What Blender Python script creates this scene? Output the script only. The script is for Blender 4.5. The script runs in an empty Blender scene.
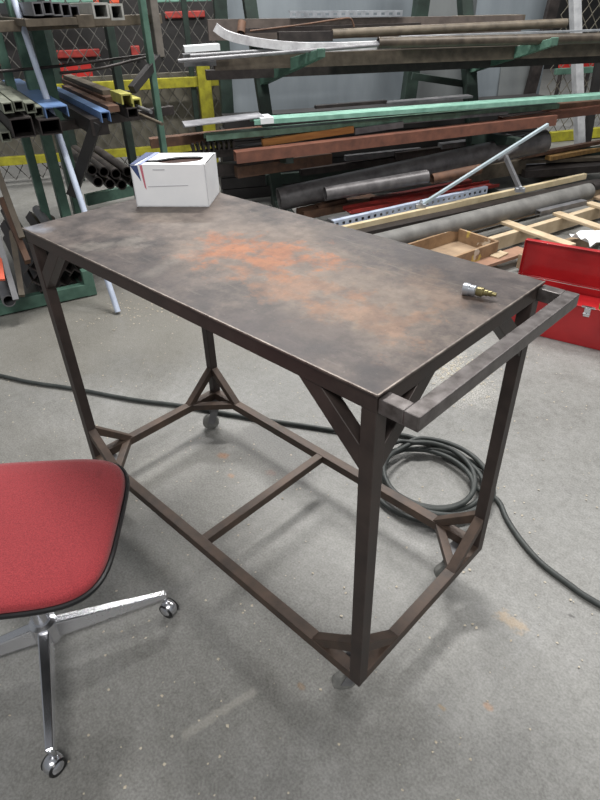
import bpy, bmesh, math, random
from mathutils import Vector, Matrix
random.seed(7)
S = bpy.context.scene
COL = S.collection
PI = math.pi
Z = Vector((0, 0, 1))

# ------------------------------------------------------------------ camera
F = 583.327; YAW = 2.352758; PIT = 0.607074; ROL = -0.0295545
CAM = Vector((1.654238, -0.606396, 1.466646))
FW = Vector((math.cos(YAW)*math.cos(PIT), math.sin(YAW)*math.cos(PIT), -math.sin(PIT)))
_r = Vector((math.sin(YAW), -math.cos(YAW), 0)); _u = _r.cross(FW)
RT = _r*math.cos(ROL) + _u*math.sin(ROL)
UPV = -_r*math.sin(ROL) + _u*math.cos(ROL)
cd = bpy.data.cameras.new('camera'); cam = bpy.data.objects.new('camera', cd); COL.objects.link(cam)
cd.sensor_fit = 'VERTICAL'; cd.sensor_height = 24; cd.lens = F*24/800; cd.clip_start = .02
M = Matrix((RT, UPV, -FW)).transposed().to_4x4(); M.translation = CAM
cam.matrix_world = M; S.camera = cam

# the bar racks stand along direction RD (57 degrees), ND faces the table
RD = Vector((math.cos(math.radians(57)), math.sin(math.radians(57)), 0))
ND = Vector((RD.y, -RD.x, 0))
def P(px, py, z=None, d=None, X=None, Y=None):
    """survey point: sight line of the photo met with a known height, rack depth or wall"""
    v = FW + RT*((px-300)/F) + UPV*((400-py)/F)
    if z is not None: s = (z-CAM.z)/v.z
    elif d is not None: s = -d/v.dot(ND)
    elif X is not None: s = (X-CAM.x)/v.x
    else: s = (Y-CAM.y)/v.y
    return CAM + v*s

# ------------------------------------------------------------------ materials
def lin(c):
    return tuple(((x/255/12.92) if x/255 <= .04045 else ((x/255+.055)/1.055)**2.4) for x in c)+(1,)
class NT:
    def __init__(s, name):
        s.m = bpy.data.materials.new(name); s.m.use_nodes = True
        s.t = s.m.node_tree; s.b = s.t.nodes['Principled BSDF']
        s.co = s.n('ShaderNodeTexCoord')
    def n(s, k, **kw):
        o = s.t.nodes.new(k)
        for a, v in kw.items(): setattr(o, a, v)
        return o
    def l(s, a, b): s.t.links.new(a, b)
    def noise(s, scale, detail=4, rough=.55, vec=None, stretch=None):
        o = s.n('ShaderNodeTexNoise'); o.inputs['Scale'].default_value = scale
        o.inputs['Detail'].default_value = detail; o.inputs['Roughness'].default_value = rough
        src = vec or s.co.outputs['Object']
        if stretch:
            mp = s.n('ShaderNodeMapping'); mp.inputs['Scale'].default_value = stretch; s.l(src, mp.inputs['Vector']); src = mp.outputs[0]
        s.l(src, o.inputs['Vector']); return o.outputs['Fac']
    def ramp(s, fac, stops):
        r = s.n('ShaderNodeValToRGB'); e = r.color_ramp.elements
        while len(e) < len(stops): e.new(.5)
        for i, (p, c) in enumerate(stops):
            e[i].position = p; e[i].color = c if len(c) == 4 else lin(c)
        s.l(fac, r.inputs[0]); return r.outputs[0]
    def math(s, op, a, b=None, c=None, clamp=False):
        o = s.n('ShaderNodeMath', operation=op); o.use_clamp = clamp
        for i, v in enumerate((a, b, c)):
            if v is None: continue
            if isinstance(v, (int, float)): o.inputs[i].default_value = v
            else: s.l(v, o.inputs[i])
        return o.outputs[0]
    def mix(s, fac, a, b, mode='MIX'):
        o = s.n('ShaderNodeMixRGB', blend_type=mode)
        for i, v in enumerate((fac, a, b)):
            if isinstance(v, (int, float)): o.inputs[i].default_value = v
            elif isinstance(v, tuple): o.inputs[i].default_value = v if len(v) == 4 else lin(v)
            else: s.l(v, o.inputs[i])
        return o.outputs[0]
    def smooth(s, v, lo, hi):
        o = s.n('ShaderNodeMapRange', interpolation_type='SMOOTHSTEP')
        o.inputs[1].default_value = lo; o.inputs[2].default_value = hi
        s.l(v, o.inputs[0]); return o.outputs[0]
    def bump(s, h, st=.3, dist=.01):
        o = s.n('ShaderNodeBump'); o.inputs['Strength'].default_value = st; o.inputs['Distance'].default_value = dist
        s.l(h, o.inputs['Height']); s.l(o.outputs[0], s.b.inputs['Normal'])
    def seg(s, a, b, noise=None, amp=0):
        """distance to the segment a-b in object xy"""
        ax, ay = a; bx, by = b; dx, dy = bx-ax, by-ay; L2 = dx*dx+dy*dy
        sp = s.n('ShaderNodeSeparateXYZ'); s.l(s.co.outputs['Object'], sp.inputs[0])
        x = s.math('SUBTRACT', sp.outputs[0], ax); y = s.math('SUBTRACT', sp.outputs[1], ay)
        t = s.math('DIVIDE', s.math('ADD', s.math('MULTIPLY', x, dx), s.math('MULTIPLY', y, dy)), max(L2, 1e-9), clamp=True)
        ex = s.math('SUBTRACT', x, s.math('MULTIPLY', t, dx)); ey = s.math('SUBTRACT', y, s.math('MULTIPLY', t, dy))
        d = s.math('SQRT', s.math('ADD', s.math('MULTIPLY', ex, ex), s.math('MULTIPLY', ey, ey)))
        if noise is not None: d = s.math('ADD', d, s.math('MULTIPLY', s.math('SUBTRACT', noise, .5), amp))
        return d

MATS = {}
def metal(name, c1, c2=None, rough=.55, met=.3, scale=14, stretch=None, spec=.5, bump=.12):
    if name in MATS: return MATS[name]
    t = NT(name); c2 = c2 or tuple(int(x*.72) for x in c1)
    f = t.noise(scale, 5, .6, stretch=stretch)
    t.l(t.ramp(f, [(.3, c2), (.68, c1)]), t.b.inputs['Base Color'])
    r = t.math('MULTIPLY_ADD', f, .25, rough-.12); t.l(r, t.b.inputs['Roughness'])
    t.b.inputs['Metallic'].default_value = met; t.b.inputs['Specular IOR Level'].default_value = spec
    if bump: t.bump(t.noise(scale*8, 3), bump, .002)
    MATS[name] = t.m; return t.m

mGreen = metal('green_paint', (86, 118, 104), (62, 92, 80), .5, .0)
mDkGreen = metal('dark_green_paint', (40, 58, 50), (28, 38, 34), .6, .0)
mMint = metal('mint_paint', (136, 180, 164), (104, 148, 132), .45, .0)
mMint2 = metal('pale_green_paint', (112, 144, 126), (74, 96, 82), .5, .0)
mBrown = metal('rust_primer', (124, 80, 64), (92, 60, 50), .6, .0)
mRust = metal('rusty_steel', (112, 82, 64), (74, 54, 44), .7, .1)
mDark = metal('mill_scale_steel', (66, 60, 58), (42, 38, 38), .5, .35)
mTan = metal('weathered_tan_steel', (108, 98, 84), (74, 66, 56), .55, .1)
mGrey = metal('grey_steel', (134, 134, 136), (100, 100, 104), .45, .4)
mSilver = metal('bright_aluminum', (196, 200, 206), (160, 164, 170), .35, .6)
mBlue = metal('blue_paint', (112, 140, 182), (80, 108, 152), .4, .0)
mWhitePaint = metal('white_paint', (194, 204, 222), (164, 174, 194), .45, .0)
mYellow = metal('yellow_paint', (184, 178, 48), (134, 128, 40), .55, .0)
mRedSteel = metal('red_paint_dull', (170, 58, 50), (116, 40, 38), .55, .0)
mOrange = metal('orange_wood', (186, 130, 70), (150, 98, 50), .6, .0, 6, (1, 1, 8))
mPipe = metal('dark_pipe', (112, 109, 110), (80, 77, 78), .4, .3)
mGPipe = metal('grey_pipe', (122, 121, 118), (96, 95, 93), .6, .05, 10)
mChrome = metal('chrome', (225, 226, 230), (205, 206, 212), .24, 1.0, 5, bump=0)
mBlack = metal('black_plastic', (24, 24, 26), (16, 16, 18), .35, .0, bump=0)
mRubber = metal('black_rubber_hose', (64, 68, 66), (44, 48, 48), .55, .0, 30)
mTable = metal('brown_painted_steel', (66, 56, 52), (46, 39, 37), .5, .2, 12)
mRail = metal('worn_rusty_steel', (86, 70, 60), (56, 47, 42), .52, .2, 16)
mHandle = metal('worn_bare_steel', (112, 107, 106), (70, 64, 62), .36, .5, 38)
mBrass = metal('tarnished_brass', (150, 140, 100), (96, 88, 58), .35, .7, 60)
mCaster = metal('grey_caster_rubber', (138, 138, 134), (98, 98, 96), .6, .0, 40)
mWire = metal('galvanized_wire', (128, 122, 108), (92, 88, 78), .5, .3, bump=0)
mDkWire = metal('grey_wire_mesh', (112, 110, 106), (82, 80, 76), .5, .3, bump=0)
mMachine = metal('dark_machine_paint', (46, 44, 44), (28, 27, 27), .6, .1, 5)
mRedBox = metal('bright_red_paint', (196, 46, 40), (160, 36, 34), .5, .0, 6)
mOrangePaint = metal('orange_paint', (226, 98, 66), (200, 80, 50), .5, .0, 6)
mWood = metal('pale_pine', (198, 180, 152), (168, 148, 120), .7, .0, 9, (1, 1, 1))
mWood2 = metal('raw_lumber', (166, 144, 118), (124, 104, 84), .75, .0, 9)
mWood3 = metal('reddish_plank', (158, 122, 100), (122, 92, 76), .75, .0, 9)
mStick = metal('cream_wood', (222, 206, 172), (196, 178, 142), .6, .0, 9)
mPaper = metal('white_plastic_film', (236, 238, 240), (216, 220, 226), .5, .0, 12)
mTag = metal('white_label', (232, 236, 238), (222, 226, 228), .5, .0, 12, bump=0)
mSheet = metal('blue_grey_sheet', (142, 150, 156), (112, 120, 126), .4, .3, 2.2, (1, 1, .25))
mSheet2 = metal('dull_grey_sheet', (128, 132, 132), (98, 102, 104), .5, .2, 2.0, (1, 1, .3))

def m_redbox():
    t = NT('toolbox_red'); f = t.noise(5, 4)
    t.l(t.ramp(f, [(.3, (150, 22, 28)), (.7, (182, 34, 38))]), t.b.inputs['Base Color'])
    t.b.inputs['Roughness'].default_value = .33; t.b.inputs['Coat Weight'].default_value = .25
    t.bump(t.noise(9, 2), .08, .01); return t.m
mTool = m_redbox()

def m_fabric():
    t = NT('red_woven_fabric'); f = t.noise(420, 2, .7); g = t.noise(7, 4, .6)
    c = t.ramp(f, [(.3, (122, 42, 48)), (.7, (168, 64, 68))])
    c2 = t.mix(t.smooth(g, .62, .74), c, (130, 46, 52)); 
    t.l(c2, t.b.inputs['Base Color']); t.b.inputs['Roughness'].default_value = .9
    t.b.inputs['Sheen Weight'].default_value = .25; t.b.inputs['Specular IOR Level'].default_value = .15
    t.bump(t.noise(520, 2, .7), .5, .002); return t.m
mFabric = m_fabric()

def m_floor():
    t = NT('concrete')
    n1 = t.noise(.9, 6, .6); n2 = t.noise(5, 6, .65); n3 = t.noise(38, 4, .7); n4 = t.noise(160, 2, .6)
    c = t.ramp(n1, [(.28, (98, 97, 92)), (.5, (122, 122, 119)), (.72, (142, 142, 141))])
    c = t.mix(.6, c, t.ramp(n2, [(.34, (76, 75, 72)), (.5, (122, 122, 119)), (.66, (152, 152, 152))]))
    c = t.mix(.35, c, t.ramp(t.noise(2.3, 7, .7), [(.36, (80, 79, 75)), (.5, (124, 124, 121)), (.64, (152, 152, 152))]))
    c = t.mix(.4, c, t.ramp(n3, [(.3, (88, 86, 82)), (.5, (126, 126, 123)), (.72, (154, 153, 150))]))
    # oil stain under the bench, deepened to paint in the bench's shadow
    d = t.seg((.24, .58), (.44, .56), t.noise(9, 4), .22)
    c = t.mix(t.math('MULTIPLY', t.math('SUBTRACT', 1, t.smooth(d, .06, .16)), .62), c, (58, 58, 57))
    # wide darker lane towards the chair and the front of the bench
    d = t.seg((.7, -.9), (1.02, -.02), t.noise(3.5, 5), .4)
    c = t.mix(t.math('MULTIPLY', t.math('SUBTRACT', 1, t.smooth(d, .1, .55)), .2), c, (82, 79, 71))
    d = t.seg((-.7, -.3), (.3, .15), t.noise(3.5, 5), .4)
    c = t.mix(t.math('MULTIPLY', t.math('SUBTRACT', 1, t.smooth(d, .1, .6)), .4), c, (88, 85, 77))
    # grimy strip in front of the racks on the left
    d = t.seg((-1.7, .9), (-.9, 1.5), t.noise(4, 5), .5)
    c = t.mix(t.math('MULTIPLY', t.math('SUBTRACT', 1, t.smooth(d, .1, .6)), .35), c, (98, 91, 80))
    for (px, py, r0, a_, col) in ((222, 455, .022, .75, (150, 104, 66)), (230, 475, .014, .7, (150, 110, 74)), (270, 472, .02, .5, (120, 84, 72)), (487, 706, .012, .7, (160, 122, 88)), (440, 706, .008, .6, (150, 120, 70)), (300, 685, .009, .6, (128, 96, 60)), (570, 615, .006, .9, (40, 38, 36)), (178, 352, .03, .4, (84, 82, 76)), (150, 375, .04, .35, (86, 84, 78))):
        q = P(px, py, z=0); d = t.seg((q.x, q.y), (q.x+.01, q.y), n3, r0*1.6)
        c = t.mix(t.math('MULTIPLY', t.math('SUBTRACT', 1, t.smooth(d, r0*.2, r0*1.1)), a_), c, col)
    # warm dusty floor towards the left rack
    d = t.seg((-1.6, -.1), (-.7, 1.2), t.noise(3, 6, .65), .9)
    c = t.mix(t.math('MULTIPLY', t.math('SUBTRACT', 1, t.smooth(d, .2, .75)), .5), c, (118, 113, 101))
    # pale scuff mark
    d = t.seg((.945, -.318), (.985, -.135), t.noise(40, 4), .03)
    c = t.mix(t.math('MULTIPLY', t.math('SUBTRACT', 1, t.smooth(d, .004, .016)), .55), c, (160, 157, 149))
    # ochre rub marks
    d = t.seg((1.345, .50), (1.395, .50), t.noise(60, 4), .06)
    c = t.mix(t.math('MULTIPLY', t.math('SUBTRACT', 1, t.smooth(d, .004, .03)), .5), c, (176, 148, 108))
    # spilled dry absorbent by the toolbox
    d = t.seg((.42, 1.62), (.66, 1.45), t.noise(30, 4), .25)
    c = t.mix(t.math('MULTIPLY', t.math('SUBTRACT', 1, t.smooth(d, .02, .2)), t.math('MULTIPLY', t.smooth(n4, .45, .6), .6)), c, (206, 202, 192))
    # fine cracks / scratches
    v = t.n('ShaderNodeTexVoronoi', feature='DISTANCE_TO_EDGE'); v.inputs['Scale'].default_value = 1.3
    wv = t.mix(.06, t.co.outputs['Object'], t.n('ShaderNodeTexNoise').outputs['Color']); t.l(wv, v.inputs['Vector'])
    c = t.mix(t.math('MULTIPLY', t.math('SUBTRACT', 1, t.smooth(v.outputs['Distance'], 0, .006)), .12), c, (90, 88, 84))
    t.l(c, t.b.inputs['Base Color'])
    t.l(t.math('MULTIPLY_ADD', n2, .3, .32), t.b.inputs['Roughness'])
    t.b.inputs['Specular IOR Level'].default_value = .45
    c = t.mix(.22, c, t.ramp(n4, [(.35, (80, 79, 76)), (.65, (166, 165, 162))]))
    t.l(c, t.b.inputs['Base Color'])
    t.bump(t.math('ADD', n3, n4), .12, .003); return t.m

def m_top():
    t = NT('bench_plate')
    n1 = t.noise(3.2, 8, .66); n2 = t.noise(13, 8, .7); n3 = t.noise(75, 4, .65); st = t.noise(10, 6, .65, stretch=(.6, 5, 1)); nb = t.noise(5, 9, .72); nc = t.noise(15, 8, .7)
    c = t.ramp(n1, [(.32, (50, 43, 45)), (.5, (64, 57, 57)), (.64, (112, 100, 93))])
    c = t.mix(.5, c, t.ramp(n2, [(.36, (43, 38, 40)), (.62, (114, 102, 94))]))
    def blob(a, b, r0, r1, amt, col, amp=.5, no=nb):
        nonlocal c
        d = t.seg(a, b, no, amp)
        c = t.mix(t.math('MULTIPLY', t.math('SUBTRACT', 1, t.smooth(d, r0, r1)), amt), c, col)
    blob((.55, .30), (1.00, .25), .08, .24, .58, (130, 114, 101))       # worn middle
    blob((.10, .40), (.45, .40), .05, .2, .5, (122, 110, 101))
    blob((.03, .1), (.06, .5), .04, .16, .3, (98, 91, 88))
    blob((.57, .27), (.70, .31), .0, .12, .75, (168, 100, 54), .6, nc)    # rust bloom
    blob((.66, .20), (.70, .20), .0, .08, .4, (150, 96, 60), .5, nc)
    blob((.80, .20), (.90, .24), .0, .09, .42, (148, 100, 66), .6, nc)
    blob((1.0, .19), (1.09, .22), .0, .09, .42, (146, 104, 74), .6, nc)
    blob((.99, .42), (1.1, .37), .0, .09, .35, (125, 98, 78), .5, nc)
    blob((.28, .05), (.33, .13), .0, .055, .45, (133, 128, 120), .26, nc)      # pale smears
    blob((.545, .03), (.51, .22), .0, .03, .42, (128, 123, 115), .1, nc)
    blob((.16, .30), (.34, .33), .0, .07, .35, (131, 122, 112), .3, nc)
    blob((.02, .015), (.06, .03), .0, .045, .55, (141, 146, 157), .1, nc)
    blob((1.16, .04), (.86, .04), .03, .10, .55, (61, 54, 57), .4)        # darker mill scale edge
    blob((.75, .03), (.42, .03), .02, .08, .4, (64, 57, 58), .4)
    blob((1.18, .54), (.75, .53), .02, .1, .5, (62, 56, 58), .4)
    c = t.mix(.5, c, t.ramp(n2, [(.36, (168, 160, 160)), (.58, (255, 255, 255))]), 'MULTIPLY')
    c = t.mix(.35, c, t.ramp(t.noise(32, 6, .7), [(.38, (160, 154, 154)), (.56, (255, 255, 255))]), 'MULTIPLY')
    c = t.mix(t.math('MULTIPLY', t.smooth(st, .6, .7), .22), c, (128, 118, 110))
    c = t.mix(t.math('MULTIPLY', t.smooth(n3, .66, .74), .45), c, (147, 139, 131))
    c = t.mix(t.math('MULTIPLY', t.math('SUBTRACT', 1, t.smooth(n3, .28, .36)), .4), c, (38, 34, 35))
    t.l(c, t.b.inputs['Base Color'])
    t.l(t.math('MULTIPLY_ADD', n2, .3, .33), t.b.inputs['Roughness']); t.b.inputs['Metallic'].default_value = .0; t.b.inputs['Specular IOR Level'].default_value = .32
    t.bump(t.math('ADD', n2, n3), .12, .003); return t.m

def m_crate():
    t = NT('paint_stained_wood'); n = t.noise(8, 5, .6)
    c = t.ramp(n, [(.3, (112, 88, 66)), (.6, (156, 128, 98))])
    c = t.mix(t.math('MULTIPLY', t.smooth(t.noise(9, 3), .6, .66), .8), c, (200, 178, 90))
    c = t.mix(t.math('MULTIPLY', t.smooth(t.noise(12, 3), .62, .68), .8), c, (206, 196, 180))
    t.l(c, t.b.inputs['Base Color']); t.b.inputs['Roughness'].default_value = .75; return t.m
mCrate = m_crate()

def m_wall(name, c1, c2):
    t = NT(name); t.l(t.ramp(t.noise(.8, 4), [(.3, c2), (.7, c1)]), t.b.inputs['Base Color'])
    t.b.inputs['Roughness'].default_value = .85; return t.m

# ------------------------------------------------------------------ geometry helpers
def frame(p1, p2, up=Z):
    d = (p2-p1).normalized(); s = d.cross(up)
    if s.length < 1e-4: s = d.cross(Vector((1, 0, 0)))
    s.normalize(); return d, s, s.cross(d)
class MB:
    def __init__(s): s.bm = bmesh.new()
    def face(s, vs, smooth=False):
        try: f = s.bm.faces.new(vs); f.smooth = smooth; return f
        except ValueError: return None
    def sweep(s, sec, p1, p2, up=Z, sec2=None, smooth=False):
        p1, p2 = Vector(p1), Vector(p2); d, sd, u = frame(p1, p2, up); sec2 = sec2 or sec
        a = [s.bm.verts.new(p1+sd*x+u*y) for x, y in sec]; b = [s.bm.verts.new(p2+sd*x+u*y) for x, y in sec2]
        n = len(sec)
        for i in range(n): s.face((a[i], a[(i+1) % n], b[(i+1) % n], b[i]), smooth)
        s.face(a[::-1]); s.face(b); return s
    def bar(s, p1, p2, w, h, up=Z, w2=None, h2=None):
        q = lambda w, h: [(-w/2, -h/2), (w/2, -h/2), (w/2, h/2), (-w/2, h/2)]
        return s.sweep(q(w, h), p1, p2, up, q(w2 or w, h2 or h))
    def chan(s, p1, p2, w, h, t=.006, up=Z):       # U section, open at the bottom
        a, b = w/2, h/2
        return s.sweep([(-a, -b), (-a+t, -b), (-a+t, b-t), (a-t, b-t), (a-t, -b), (a, -b), (a, b), (-a, b)], p1, p2, up)
    def uchan(s, p1, p2, w, h, t=.006, up=Z):      # open at the top
        a, b = w/2, h/2
        return s.sweep([(-a, -b), (a, -b), (a, b), (a-t, b), (a-t, -b+t), (-a+t, -b+t), (-a+t, b), (-a, b)], p1, p2, up)
    def angle(s, p1, p2, w, h, t=.006, up=Z, flip=1):   # L section
        L = [(-w/2, -h/2), (-w/2+t, -h/2), (-w/2+t, h/2-t), (w/2, h/2-t), (w/2, h/2), (-w/2, h/2)]
        if flip < 0: L = [(-x, y) for x, y in L][::-1]
        return s.sweep(L, p1, p2, up)
    def vee(s, p1, p2, w, t=.006, up=Z):           # angle iron lying point up
        k = w*.7; return s.sweep([(-k, -k/2), (-k+t*1.4, -k/2), (0, k/2-t*1.4), (k-t*1.4, -k/2), (k, -k/2), (0, k/2)], p1, p2, up)
    def ring(s, secs_o, secs_i, p1, p2, up=Z, smooth=True):
        p1, p2 = Vector(p1), Vector(p2); d, sd, u = frame(p1, p2, up)
        L = [[s.bm.verts.new(p+sd*x+u*y) for x, y in sec] for p in (p1, p2) for sec in (secs_o, secs_i)]
        n = len(secs_o)
        for i in range(n):
            j = (i+1) % n
            s.face((L[0][i], L[0][j], L[2][j], L[2][i]), smooth); s.face((L[1][j], L[1][i], L[3][i], L[3][j]), smooth)
            s.face((L[0][j], L[0][i], L[1][i], L[1][j])); s.face((L[2][i], L[2][j], L[3][j], L[3][i]))
        return s
    def pipe(s, p1, p2, r, wall=.008, n=24):
        c = [(math.cos(2*PI*i/n), math.sin(2*PI*i/n)) for i in range(n)]
        return s.ring([(x*r, y*r) for x, y in c], [(x*(r-wall), y*(r-wall)) for x, y in c], p1, p2)
    def tube(s, p1, p2, w, h, wall=.004):          # hollow rectangular
        q = lambda a, b: [(-a, -b), (a, -b), (a, b), (-a, b)]
        return s.ring(q(w/2, h/2), q(w/2-wall, h/2-wall), p1, p2, smooth=False)
    def rod(s, p1, p2, r, r2=None, n=14):
        c = [(math.cos(2*PI*i/n), math.sin(2*PI*i/n)) for i in range(n)]; r2 = r if r2 is None else r2
        return s.sweep([(x*r, y*r) for x, y in c], p1, p2, Z, [(x*r2, y*r2) for x, y in c], True)
    def path(s, pts, r, n=10, closed=False):
        pts = [Vector(p) for p in pts]; rings = []; m = len(pts); up = Z
        for i, p in enumerate(pts):
            a = pts[i-1] if (i or closed) else p; b = pts[(i+1) % m] if (i < m-1 or closed) else p
            d = (b-a).normalized(); sd = d.cross(up)
            if sd.length < .05: sd = d.cross(Vector((1, 0, 0)))
            sd.normalize(); u = sd.cross(d)
            rr = r[i] if isinstance(r, (list, tuple)) else r
            rings.append([s.bm.verts.new(p+sd*math.cos(2*PI*k/n)*rr+u*math.sin(2*PI*k/n)*rr) for k in range(n)])
        for i in range(m if closed else m-1):
            A, B = rings[i], rings[(i+1) % m]
            for k in range(n): s.face((A[k], A[(k+1) % n], B[(k+1) % n], B[k]), True)
        if not closed: s.face(rings[0][::-1]); s.face(rings[-1])
        return s
    def box(s, c, size, rz=0):
        c = Vector(c); x = Vector((math.cos(rz), math.sin(rz), 0))
        return s.bar(c-x*size[0]/2, c+x*size[0]/2, size[1], size[2])
    def lathe(s, prof, p1, ax, n=20):
        ax = Vector(ax).normalized(); p1 = Vector(p1); d, sd, u = frame(p1, p1+ax)
        rings = [[s.bm.verts.new(p1+ax*t+(sd*math.cos(2*PI*k/n)+u*math.sin(2*PI*k/n))*max(r, 1e-4)) for k in range(n)] for t, r in prof]
        for A, B in zip(rings, rings[1:]):
            for k in range(n): s.face((A[k], A[(k+1) % n], B[(k+1) % n], B[k]), True)
        s.face(rings[0][::-1]); s.face(rings[-1]); return s
    def plate(s, loop, nrm, t):
        n = Vector(nrm).normalized()*t; a = [s.bm.verts.new(Vector(p)) for p in loop]; b = [s.bm.verts.new(Vector(p)+n) for p in loop]
        m = len(loop)
        for i in range(m): s.face((a[i], a[(i+1) % m], b[(i+1) % m], b[i]))
        s.face(a[::-1]); s.face(b); return s
def obj(name, mb, mat, parent=None, bevel=0):
    bm = mb.bm; bmesh.ops.recalc_face_normals(bm, faces=bm.faces)
    me = bpy.data.meshes.new(name); bm.to_mesh(me); bm.free(); me.materials.append(mat)
    if any(p.use_smooth for p in me.polygons): me.set_sharp_from_angle(angle=math.radians(40))
    o = bpy.data.objects.new(name, me); COL.objects.link(o)
    if parent: o.parent = parent; o.matrix_parent_inverse = Matrix.Translation(parent.location).inverted()
    if bevel:
        b = o.modifiers.new('bevel', 'BEVEL'); b.width = bevel; b.segments = 2; b.limit_method = 'ANGLE'
    return o
def tag(o, label, cat, group=None, kind=None):
    if label: o['label'] = label
    if cat: o['category'] = cat
    if group: o['group'] = group
    if label: o['kind'] = kind or 'thing'
    return o
def thing(name, label, cat, loc, group=None):
    o = bpy.data.objects.new(name, None); COL.objects.link(o); o.location = loc; o.empty_display_size = .05
    return tag(o, label, cat, group)
def one(name, mb, mat, label, cat, group=None, bevel=0, kind=None):
    return tag(obj(name, mb, mat, None, bevel), label, cat, group, kind)
def copy_thing(o, move):
    r = o.copy(); COL.objects.link(r); r.location = o.location+move
    for ch in o.children:
        c = ch.copy(); COL.objects.link(c); c.parent = r
    return r

# ------------------------------------------------------------------ setting
def struct(name, mb, mat): o = obj(name, mb, mat); o['kind'] = 'structure'; return o
fl = MB(); fl.face([fl.bm.verts.new(v) for v in ((-14, -5, 0), (9, -5, 0), (9, 15, 0), (-14, 15, 0))])
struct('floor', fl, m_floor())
w = MB(); c0 = CAM-ND*15; c0.z = 1.75
w.bar(c0-RD*9, c0+RD*13, .1, 3.5); struct('wall_back', w, m_wall('dim_block_wall', (84, 82, 78), (64, 62, 60)))

# ------------------------------------------------------------------ steel work bench
L, Wd, H, T = 1.2197, .5708, .96, .0305
b = thing('steel_work_bench', 'dark steel welding bench with rust-stained plate top and side push handle', 'workbench', (L/2, Wd/2, 0))
m = MB(); m.bar((0, Wd/2, H-.004), (L, Wd/2, H-.004), Wd, .008); o = obj('tabletop', m, m_top(), b, .0012); o['label'] = 'rust-stained bare steel plate top'
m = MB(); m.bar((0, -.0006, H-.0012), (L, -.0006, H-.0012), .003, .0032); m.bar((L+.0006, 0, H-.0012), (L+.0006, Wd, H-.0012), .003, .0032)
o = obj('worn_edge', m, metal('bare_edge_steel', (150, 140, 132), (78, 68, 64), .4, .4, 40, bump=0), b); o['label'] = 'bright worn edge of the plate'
m = MB(); za = H-.008-T/2; e = .002
for p1, p2 in (((e, e+T/2, za), (L-e, e+T/2, za)), ((e, Wd-e-T/2, za), (L-e, Wd-e-T/2, za)),
               ((e+T/2, e+T, za), (e+T/2, Wd-e-T, za)), ((L-e-T/2, e+T, za), (L-e-T/2, Wd-e-T, za))):
    m.bar(p1, p2, T, T)
obj('apron_frame', m, mTable, b, .0015)
z0 = .125; zr = z0+T/2
corners = ((0, 0, 1, 1), (L, 0, -1, 1), (L, Wd, -1, -1), (0, Wd, 1, -1))
for x, y, sx, sy in corners:
    cx, cy = x+sx*(e+T/2), y+sy*(e+T/2)
    m = MB(); m.bar((cx, cy, z0), (cx, cy, H-.008-T), T, T, Vector((0, 1, 0))); obj('leg', m, mTable, b, .0015)
    # upper gussets, leg to apron
    for ax in (0, 1):
        m = MB(); dv = Vector((sx, 0, 0)) if ax == 0 else Vector((0, sy, 0)); g = .15
        sdv = Vector((0, T*.44, 0)) if ax == 0 else Vector((T*.44, 0, 0)); zu = H-.008-T; q = T/2
        def gus(zs, g_, h_, k_):      # mitred flat-cut strut between leg (x=0) and rail at height zs, h_ signed
            o_ = Vector((cx, cy, 0)); mm = MB(); sg_ = 1 if h_ > 0 else -1
            mm.plate([o_+dv*q+Z*(zs+h_)-sdv, o_+dv*q+Z*(zs+h_-sg_*k_)-sdv, o_+dv*(g_-k_)+Z*zs-sdv, o_+dv*g_+Z*zs-sdv], sdv, T*.88); return mm
        obj('upper_brace', gus(zu, .158, -.135, .052), mTable, b, .0015)
        obj('lower_brace', gus(z0+T, .14, .112, .034), mRail, b, .0015)
    m = MB(); m.bar((cx+sx*.125, cy, zr), (cx, cy+sy*.125, zr), T*.8, T*.8); obj('corner_brace', m, mRail, b, .0015)
    # caster
    ca = MB(); ka, kb = cx+sx*.035, cy+sy*.035
    ca.box((ka, kb, z0-.004), (.06, .05, .005)); ca.rod((ka, kb, z0-.006), (ka, kb, z0-.02), .012)
    sg = Vector((.8, -.6, 0)); w0 = Vector((ka, kb, .033))-Vector((.75, .66, 0))*.026
    for q in (-1, 1): ca.bar(w0+sg*.016*q, Vector((ka, kb, z0-.018))+sg*.016*q, .028, .003, sg)
    cs = obj('caster', ca, mGrey, b); wm = MB(); wm.lathe([(-.011, .010), (-.011, .028), (-.008, .033), (.008, .033), (.011, .028), (.011, .010)], w0, sg)
    wo = obj('wheel', wm, mCaster, b); wo.parent = cs; wo.matrix_parent_inverse = cs.matrix_parent_inverse.copy(); 
    wo.matrix_parent_inverse = (Matrix.Translation(b.location)@cs.matrix_parent_inverse).inverted()
for p1, p2 in (((T, e+T/2, zr), (L-T, e+T/2, zr)), ((T, Wd-e-T/2, zr), (L-T, Wd-e-T/2, zr)),
               ((e+T/2, T, zr), (e+T/2, Wd-T, zr)), ((L-e-T/2, T, zr), (L-e-T/2, Wd-T, zr))):
    m = MB(); m.bar(p1, p2, T, T); obj('lower_rail', m, mRail, b, .0015)
m = MB(); m.bar((.605, T, zr), (.605, Wd-T, zr), T*.9, T*.9); obj('cross_bar', m, mRail, b, .0015)
m = MB(); hw = .0285; hz = H-.009-hw/2; hx = L+.075
m.bar((L-.001, .004+hw/2, hz), (hx-hw, .004+hw/2, hz), hw, hw); m.bar((L-.001, Wd+.006-hw/2, hz), (hx-hw, Wd+.006-hw/2, hz), hw, hw)
m.bar((hx-hw/2, .004, hz), (hx-hw/2, Wd+.006, hz), hw, hw)
o = obj('push_handle', m, mHandle, b, .002); o['label'] = 'bare worn steel bar handle'

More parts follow.
